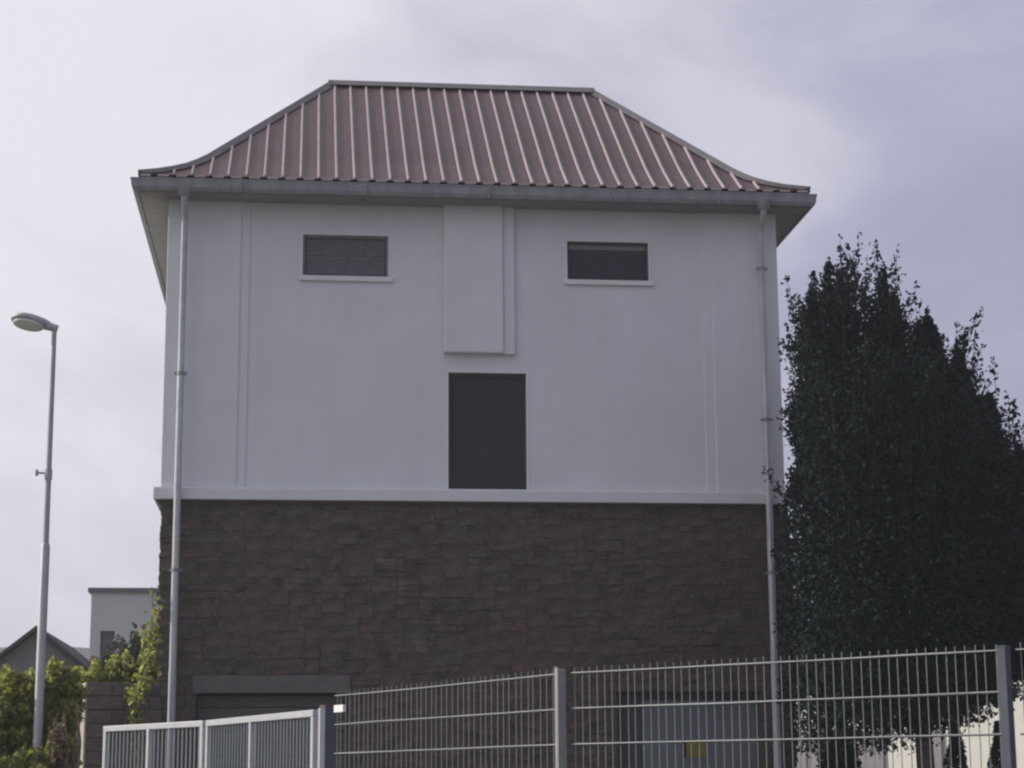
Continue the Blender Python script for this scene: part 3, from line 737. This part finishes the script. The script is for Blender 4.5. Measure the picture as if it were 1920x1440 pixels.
# cream building on the right, its long side towards the sun
Q = thing('cream_house', 'cream walled house behind the tree at the right edge', 'building', (14, 44, 0))
wa, wb = (10.2, 46.8), (17.4, 39.6)
d, nn, L_ = unit(wa, wb)      # nn points away from the street
cq = ((wa[0]+wb[0])/2+nn[0]*2.5, (wa[1]+wb[1])/2+nn[1]*2.5)
b = MB(); b.obox(cq, d, nn, L_/2, 2.5, 0, 4.1); b.build('wall', M['creamwall'], Q)
b = MB()
ridge = [(wa[0]+nn[0]*2.5-d[0]*.3, wa[1]+nn[1]*2.5-d[1]*.3), (wb[0]+nn[0]*2.5+d[0]*.3, wb[1]+nn[1]*2.5+d[1]*.3)]
for s in (-.3, 5.3):
    e0_, e1_ = (wa[0]+nn[0]*s-d[0]*.3, wa[1]+nn[1]*s-d[1]*.3), (wb[0]+nn[0]*s+d[0]*.3, wb[1]+nn[1]*s+d[1]*.3)
    v0 = [(*e0_,4.05),(*e1_,4.05),(*ridge[1],5.2),(*ridge[0],5.2)]
    b = MB(); b.add(v0+[(p[0],p[1],p[2]+.12) for p in v0], [(0,1,2,3),(7,6,5,4),(0,4,5,1),(1,5,6,2),(2,6,7,3),(3,7,4,0)]); b.build('roof_slope', M['gableroof'], Q)
for t0, t1 in ((0.3, 2.0), (2.1, 4.0), (4.86, 5.45)):
    q = (wa[0]+d[0]*(t0+t1)/2 - nn[0]*.02, wa[1]+d[1]*(t0+t1)/2 - nn[1]*.02)
    b = MB(); b.obox(q, d, nn, (t1-t0)/2, .035, .05, 2.75); b.build('garage_door', M['greydoor'], Q, bevel=.01)
for (px_, py_, ht, lab) in ((11.75, 35.2, 2.50, 'narrower dark conical shrub before the cream wall, nearer the white strip'), (12.72, 35.6, 2.55, 'wider dark conical shrub before the cream wall, next to the fence post')):
    sh = thing('conical_shrub', lab, 'shrub', (px_, py_, 0), 'conical shrubs before the cream wall')
    b = MB(); b.tube([(px_, py_, 0), (px_, py_, ht*.9)], [.05, .01], 6); b.build('stem', M['bark'], sh)
    n = 5200; t = rng.uniform(0, 1, n)**1.7; a_ = rng.uniform(0, 2*math.pi, n); rr = (.05+.55*t)*np.sqrt(rng.uniform(.25, 1, n))*(1+.18*np.sin(a_*3+t*20))
    leaves('foliage', np.stack([px_+rr*np.cos(a_), py_+rr*np.sin(a_), ht*(1-t)+.1], 1), .09, M['leaf_conifer'], sh, axis_bias=(0, 0, .8), aspect=.35)

# ------------------------------------------------------------------ dark tree on the right
T = thing('broadleaf_tree', 'big dark tree with upright pointed branches in front of the right house corner', 'tree', (9.05, 28.5, 0))
b = MB(); b.tube([(9.05,28.5,0),(9.07,28.5,1.2),(9.03,28.5,2.6)], [.17,.14,.12], 12); b.build('trunk', M['bark'], T, smooth=True)
# upright branches of the crown: x, y, top z, radius
COLS = [(7.66,28.1,8.80,.38),(7.62,28.9,9.0,.36),(7.98,28.4,9.30,.38),(8.24,28.9,9.25,.36),(8.60,28.3,9.20,.36),(8.86,28.8,8.90,.36),(9.10,28.2,8.35,.38),(9.42,28.4,8.45,.38),(9.62,28.8,8.35,.36),
        (9.85,28.3,7.85,.38),(10.08,28.9,7.75,.38),(10.28,28.4,7.25,.38),(10.50,28.8,6.90,.36),(10.66,28.4,6.45,.36),(10.84,28.8,5.9,.36),(11.0,28.5,5.1,.36),(7.65,27.6,6.9,.42),(8.0,27.5,7.6,.42),(8.6,27.4,7.6,.42),(9.3,27.5,7.0,.42),(9.95,27.6,6.4,.42),(10.4,27.7,5.6,.4),(8.4,29.7,8.2,.45),(9.3,29.6,7.6,.45),(10.1,29.5,6.8,.42),(7.8,29.4,7.9,.4)]
pts = []; limbs = MB(); shoots = MB()
for (cx, cy, zt, r) in COLS:
    limbs.tube([(9.03,28.5,2.4), (9.03+(cx-9.03)*.5, 28.5+(cy-28.5)*.5, 3.5), (cx, cy, 4.8), (cx+rng.normal()*.05, cy, zt-.2)], [.07,.055,.04,.012], 7)
    ln_x = (cx-8.9)*.03+rng.normal()*.055; ln_y = rng.normal()*.05
    n = 5000; hgt = zt-2.6
    u = rng.uniform(0, 1, n)**1.2
    zz = zt - u*hgt
    rad = r*np.clip(.10+.95*(u*hgt/1.25)**.85, 0, 1.75)
    k = rng.integers(0, 34, n); ba = rng.uniform(0, 2*math.pi, 34); bz = rng.uniform(-.5, .5, 34)
    a_ = ba[k] + rng.normal(0, .30, n); rr = rad*np.sqrt(rng.uniform(0, 1, n))*(1+.30*np.sin(zz*7+k*1.7))
    wob = .07*np.sin(zz*2.3+cx*5)
    pts.append(np.stack([cx+wob+ln_x*(zz-zt+1.5)+rr*np.cos(a_), cy+ln_y*(zz-zt+1.5)+rr*np.sin(a_), zz+bz[k]*.5-.1], 1))
    # leafy side branches that leave the column at an angle
    for j in range(7):
        a2 = rng.uniform(0, 2*math.pi); zb_ = zt-rng.uniform(.5, 2.6); l2 = rng.uniform(.35, .75); up = rng.uniform(.7, 1.6)
        m2 = 110; t2 = rng.uniform(.2, 1, m2); s2 = .13*(1.15-t2)
        q0 = r*.6
        pts.append(np.stack([cx+(q0+l2*t2)*math.cos(a2)*.75+rng.normal(0, 1, m2)*s2, cy+(q0+l2*t2)*math.sin(a2)*.75+rng.normal(0, 1, m2)*s2, zb_+l2*up*t2**1.2+rng.normal(0, 1, m2)*s2], 1))
        shoots.tube([(cx, cy, zb_-.1), (cx+(q0+l2*.6)*math.cos(a2)*.75, cy+(q0+l2*.6)*math.sin(a2)*.75, zb_+l2*up*.45), (cx+(q0+l2)*math.cos(a2)*.75, cy+(q0+l2)*math.sin(a2)*.75, zb_+l2*up)], [.009,.006,.002], 4, caps=False) if cx > 7.9 else None
    for j in range(16):
        ang_ = rng.uniform(0, 2*math.pi); q = r*1.25*math.sqrt(rng.uniform(0, 1)); bx, by = cx+q*math.cos(ang_), cy+q*math.sin(ang_)
        if bx < 7.26+.25*(by-28.4): continue
        z0_ = zt-rng.uniform(.15, 1.3)-q*1.2; ln = rng.uniform(.45, 1.1); lean = rng.normal(0, .07, 2)
        tip = (bx+lean[0]*ln+.16*math.cos(ang_)*ln, by+lean[1]*ln, z0_+ln)
        shoots.tube([(bx, by, z0_-.3), ((bx+tip[0])/2+rng.normal()*.02, (by+tip[1])/2, z0_+ln*.5), tip], [.007,.005,.002], 4, caps=False)
        m_ = int(58*ln); tt = rng.uniform(0, 1, m_)**1.3
        sp = .018+.085*(1-tt)
        pts.append(np.stack([bx+(tip[0]-bx)*tt+rng.normal(0, 1, m_)*sp, by+(tip[1]-by)*tt+rng.normal(0, 1, m_)*sp, z0_+(tip[2]-z0_)*tt], 1))
# body of the crown
n = 60000
xx = rng.uniform(6.95, 10.95, n); zc_ = rng.uniform(1.9, 8.2, n); yy = 28.5+rng.normal(0, .75, n)
top = np.interp(xx, [6.95,7.3,7.9,8.7,9.4,10.1,10.5,10.95], [5.2,7.2,7.8,7.9,7.5,6.8,6.2,5.0])
pts.append(np.stack([xx, yy, zc_], 1)[zc_ < top])
PT = np.concatenate(pts)
bot = np.interp(PT[:,0], [6.6,7.3,8.0,8.9,9.3,9.7,10.1,10.85], [2.45,2.05,1.95,2.25,2.30,2.5,2.8,3.4]) + .10*np.sin(PT[:,0]*11) + .06*np.sin(PT[:,0]*27)
PT = PT[PT[:,2] > bot]
# the side towards the house stays short of the wall
lim = 6.93+.13*np.exp(-((PT[:,2]-6.25)/.35)**2)+.15/(1+np.exp(-(PT[:,2]-5.6)*7))+np.clip(PT[:,2]-6.5, 0, 9)*.03+.25*(PT[:,1]-28.4)+.10*np.sin(PT[:,2]*6)+rng.uniform(-.05, .12, len(PT))
PT = PT[PT[:,0] > lim]
spr = []
for (bx, by, bz, dx, dz, m_) in [(7.02,28.0,5.75,-.40,.38,34),(7.0,27.9,5.6,-.26,.20,22),(7.0,27.9,5.2,-.17,.3,14),(6.98,27.8,3.9,-.20,.3,12),(6.95,27.8,3.2,-.22,.3,16),(6.98,27.8,4.5,-.18,.25,10)]:
    shoots.tube([(bx+.2,by,bz-.1),(bx,by,bz),(bx+dx*.6,by-.1,bz+dz*.45),(bx+dx,by-.12,bz+dz)], [.009,.008,.006,.003], 4, caps=False)
    tt = rng.uniform(.1, 1, m_); spr.append(np.stack([bx+dx*tt+rng.normal(0,.04,m_), by-.12*tt+rng.normal(0,.05,m_), bz+dz*tt**1.4+rng.normal(0,.05,m_)], 1))
PT = np.concatenate([PT]+spr)
limbs.build('limb', M['barkdark'], T, smooth=True); shoots.build('twigs', M['barkdark'], T, kind='stuff')
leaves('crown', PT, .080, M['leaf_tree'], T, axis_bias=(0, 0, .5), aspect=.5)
print('tree leaves', len(PT))
SB2 = thing('shrub', 'low dark shrub beneath the left side of the big tree', 'shrub', (8.15, 29.9, 0))
b = MB(); b.tube([(8.15,29.9,0),(8.15,29.9,1.6)], [.05,.02], 6); b.build('stem', M['bark'], SB2)
n = 7000; v = rng.normal(size=(n, 3)); v /= np.linalg.norm(v, axis=1)[:, None]; rr = rng.uniform(.2, 1, n)**.5*(1+.15*np.sin(v[:,0]*9+v[:,2]*7))
leaves('foliage', np.stack([8.15+v[:,0]*rr*.33, 29.9+v[:,1]*rr*.4, 1.55+v[:,2]*rr*.95], 1), .085, M['leaf_tree'], SB2, axis_bias=(0, 0, .4))
# neighbour tree at the right edge
T2 = thing('broadleaf_tree', 'dark rounded tree cut off by the right edge of the picture', 'tree', (12.3, 31, 0))
b = MB(); b.tube([(12.3,31,0),(12.3,31,2.2),(12.35,31,4.6)], [.16,.13,.04], 10); b.build('trunk', M['bark'], T2, smooth=True)
n = 26000; v = rng.normal(size=(n, 3)); v /= np.linalg.norm(v, axis=1)[:, None]; rr = rng.uniform(.25, 1, n)**.5
lump = 1+.15*np.sin(v[:,0]*7+v[:,2]*5)+.12*np.sin(v[:,1]*9+v[:,2]*8)
q = np.stack([12.55+v[:,0]*rr*lump*1.22, 31+v[:,1]*rr*lump*1.1, 4.55+v[:,2]*rr*lump*1.6], 1)
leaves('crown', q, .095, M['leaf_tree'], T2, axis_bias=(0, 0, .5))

# ------------------------------------------------------------------ hedge and vines on the left
HG = thing('hedge', 'sunlit yellow green leafy hedge around the foot of the street lamp', 'hedge', (-3.6, 26.6, 0))
def clump(cs, n, out):
    for (cx, cy, cz, rx, ry, rz, wgt) in cs:
        k = int(n*wgt); v = rng.normal(size=(k, 3)); v /= np.linalg.norm(v, axis=1)[:, None]
        r_ = rng.uniform(.35, 1.05, k)**.6; lump = 1+.2*np.sin(v[:,0]*8+cx*9)+.16*np.sin(v[:,2]*9+cy*7)
        out.append(np.stack([cx+v[:,0]*r_*lump*rx, cy+v[:,1]*r_*lump*ry, cz+v[:,2]*r_*lump*rz], 1))
out = []
clump([(-4.05,26.9,2.2,.7,.5,.75,1.2),(-3.55,26.9,2.55,.45,.4,.55,1),(-3.27,26.85,2.45,.33,.35,.75,1),(-3.75,26.75,2.85,.4,.3,.36,.6),(-3.28,26.9,3.02,.26,.25,.28,.45),(-4.0,26.2,1.6,.65,.35,.6,1.1),
       (-3.35,26.15,1.45,.5,.3,.42,.9),(-3.17,26.4,1.7,.22,.3,.7,.7),(-3.1,26.9,2.95,.2,.25,.26,.3),(-4.5,27.0,2.0,.5,.5,.9,.8)], 3300, out)
hp = np.concatenate(out)
# long shoots sticking out of the top
for _ in range(34):
    x0_ = rng.uniform(-4.2, -2.95); z0_ = 2.7+.3*rng.uniform(-1, 1); m_ = 30; t = rng.uniform(0, 1, m_)
    hp = np.concatenate([hp, np.stack([x0_+rng.normal()*.2*t+rng.normal(0,.03,m_), 26.9+rng.normal(0,.06,m_), z0_+t*rng.uniform(.2,.48)], 1)])
front = (hp[:,1] < LP[1]+.1) & (hp[:,2] > 2.25) & (np.abs(hp[:,0]-LP[0]) < .12)
hp = hp[~front]
hp[:,2] -= .13*np.clip((hp[:,2]-1.6)/1.0, 0, 1)
leaves('foliage', hp, .085, M['leaf_hedge'], HG, axis_bias=(-.2, 0, -.3), aspect=.7)
out = []; clump([(-3.02,26.25,1.75,.10,.2,.45,.09),(-3.12,26.1,2.15,.09,.15,.28,.05),(-3.25,26.0,1.5,.16,.2,.2,.05)], 4200, out)
leaves('dry_foliage', np.concatenate(out), .075, M['leaf_dry'], HG, axis_bias=(-.2, 0, -.5), aspect=.6)
st = MB()
for (x_, y_, zt) in ((-3.02,26.2,2.55),(-2.94,26.35,2.2),(-2.98,26.1,1.95),(-3.3,26.6,2.4),(-3.9,26.7,2.4),(-2.88,26.3,2.7)):
    st.tube([(x_+.05,y_,0),(x_-.02,y_+.02,zt*.5),(x_+.03,y_,zt*.8),(x_-.04,y_+.02,zt)], [.035,.03,.022,.008], 7)
st.build('stems', M['deadstem'], HG, smooth=True)
# ivy over the wall stub and up the house corner
V = thing('climbing_vine', 'yellow leaved vine climbing the house corner above the dark wall', 'vine', (-2.3, 30.4, 0))
out = []
vx = [(-2.42,30.15,2.2),(-2.50,30.15,2.75),(-2.42,30.2,3.1),(-2.33,30.75,3.45),(-2.36,31.0,3.9),(-2.33,31.1,4.3),(-2.36,31.1,4.65)]
st = MB(); st.tube([(-2.45,30.2,0)]+vx, [.02]*4+[.015]*2+[.01,.005], 6); st.build('stem', M['deadstem'], V, smooth=True)
for (x_, y_, z_) in vx[:-1]:
    k = 70 if z_ < 4.2 else 18
    out.append(np.stack([rng.normal(x_+.02,.075,k), rng.normal(y_-.05,.06,k), rng.normal(z_,.16,k)], 1))
leaves('foliage', np.concatenate(out), .10, M['leaf_hedge'], V, axis_bias=(0,-.2,-.4), aspect=.75)
V2 = thing('shrub', 'green shrub showing over the top of the dark garden wall', 'shrub', (-2.9, 32.0, 0))
out = []; clump([(-3.25,32.0,3.2,.35,.35,.3,1),(-2.85,32.0,3.35,.3,.3,.32,1),(-2.5,32.1,3.3,.25,.3,.4,.8),(-3.0,32.0,2.6,.6,.3,.6,1.2)], 1500, out)
leaves('foliage', np.concatenate(out), .085, M['leaf_hedge'], V2, axis_bias=(-.2,0,-.3), aspect=.65)
st = MB()
for x_ in (-3.2,-2.9,-2.6): st.tube([(-2.9,32,0),(x_,32,1.6),(x_+.05,32,3.2)], [.03,.02,.006], 6)
st.build('stems', M['deadstem'], V2)
V3 = thing('bush', 'dull grey green bush in front of the pale flat roofed house', 'bush', (-4.0, 48, 0))
out = []; clump([(-4.55,48,4.1,.45,.5,.75,1),(-4.0,48,4.3,.45,.5,1.0,1.2),(-3.5,48,4.0,.5,.5,1.3,1.2),(-4.2,48,2.9,1.2,.6,.9,1.8)], 2000, out)
leaves('foliage', np.concatenate(out), .12, M['leaf_bush'], V3, aspect=.6)
st = MB(); st.tube([(-4,48,0),(-4.02,48,2.2),(-4,48,4.2)], [.08,.06,.015], 7); st.build('stem', M['bark'], V3)
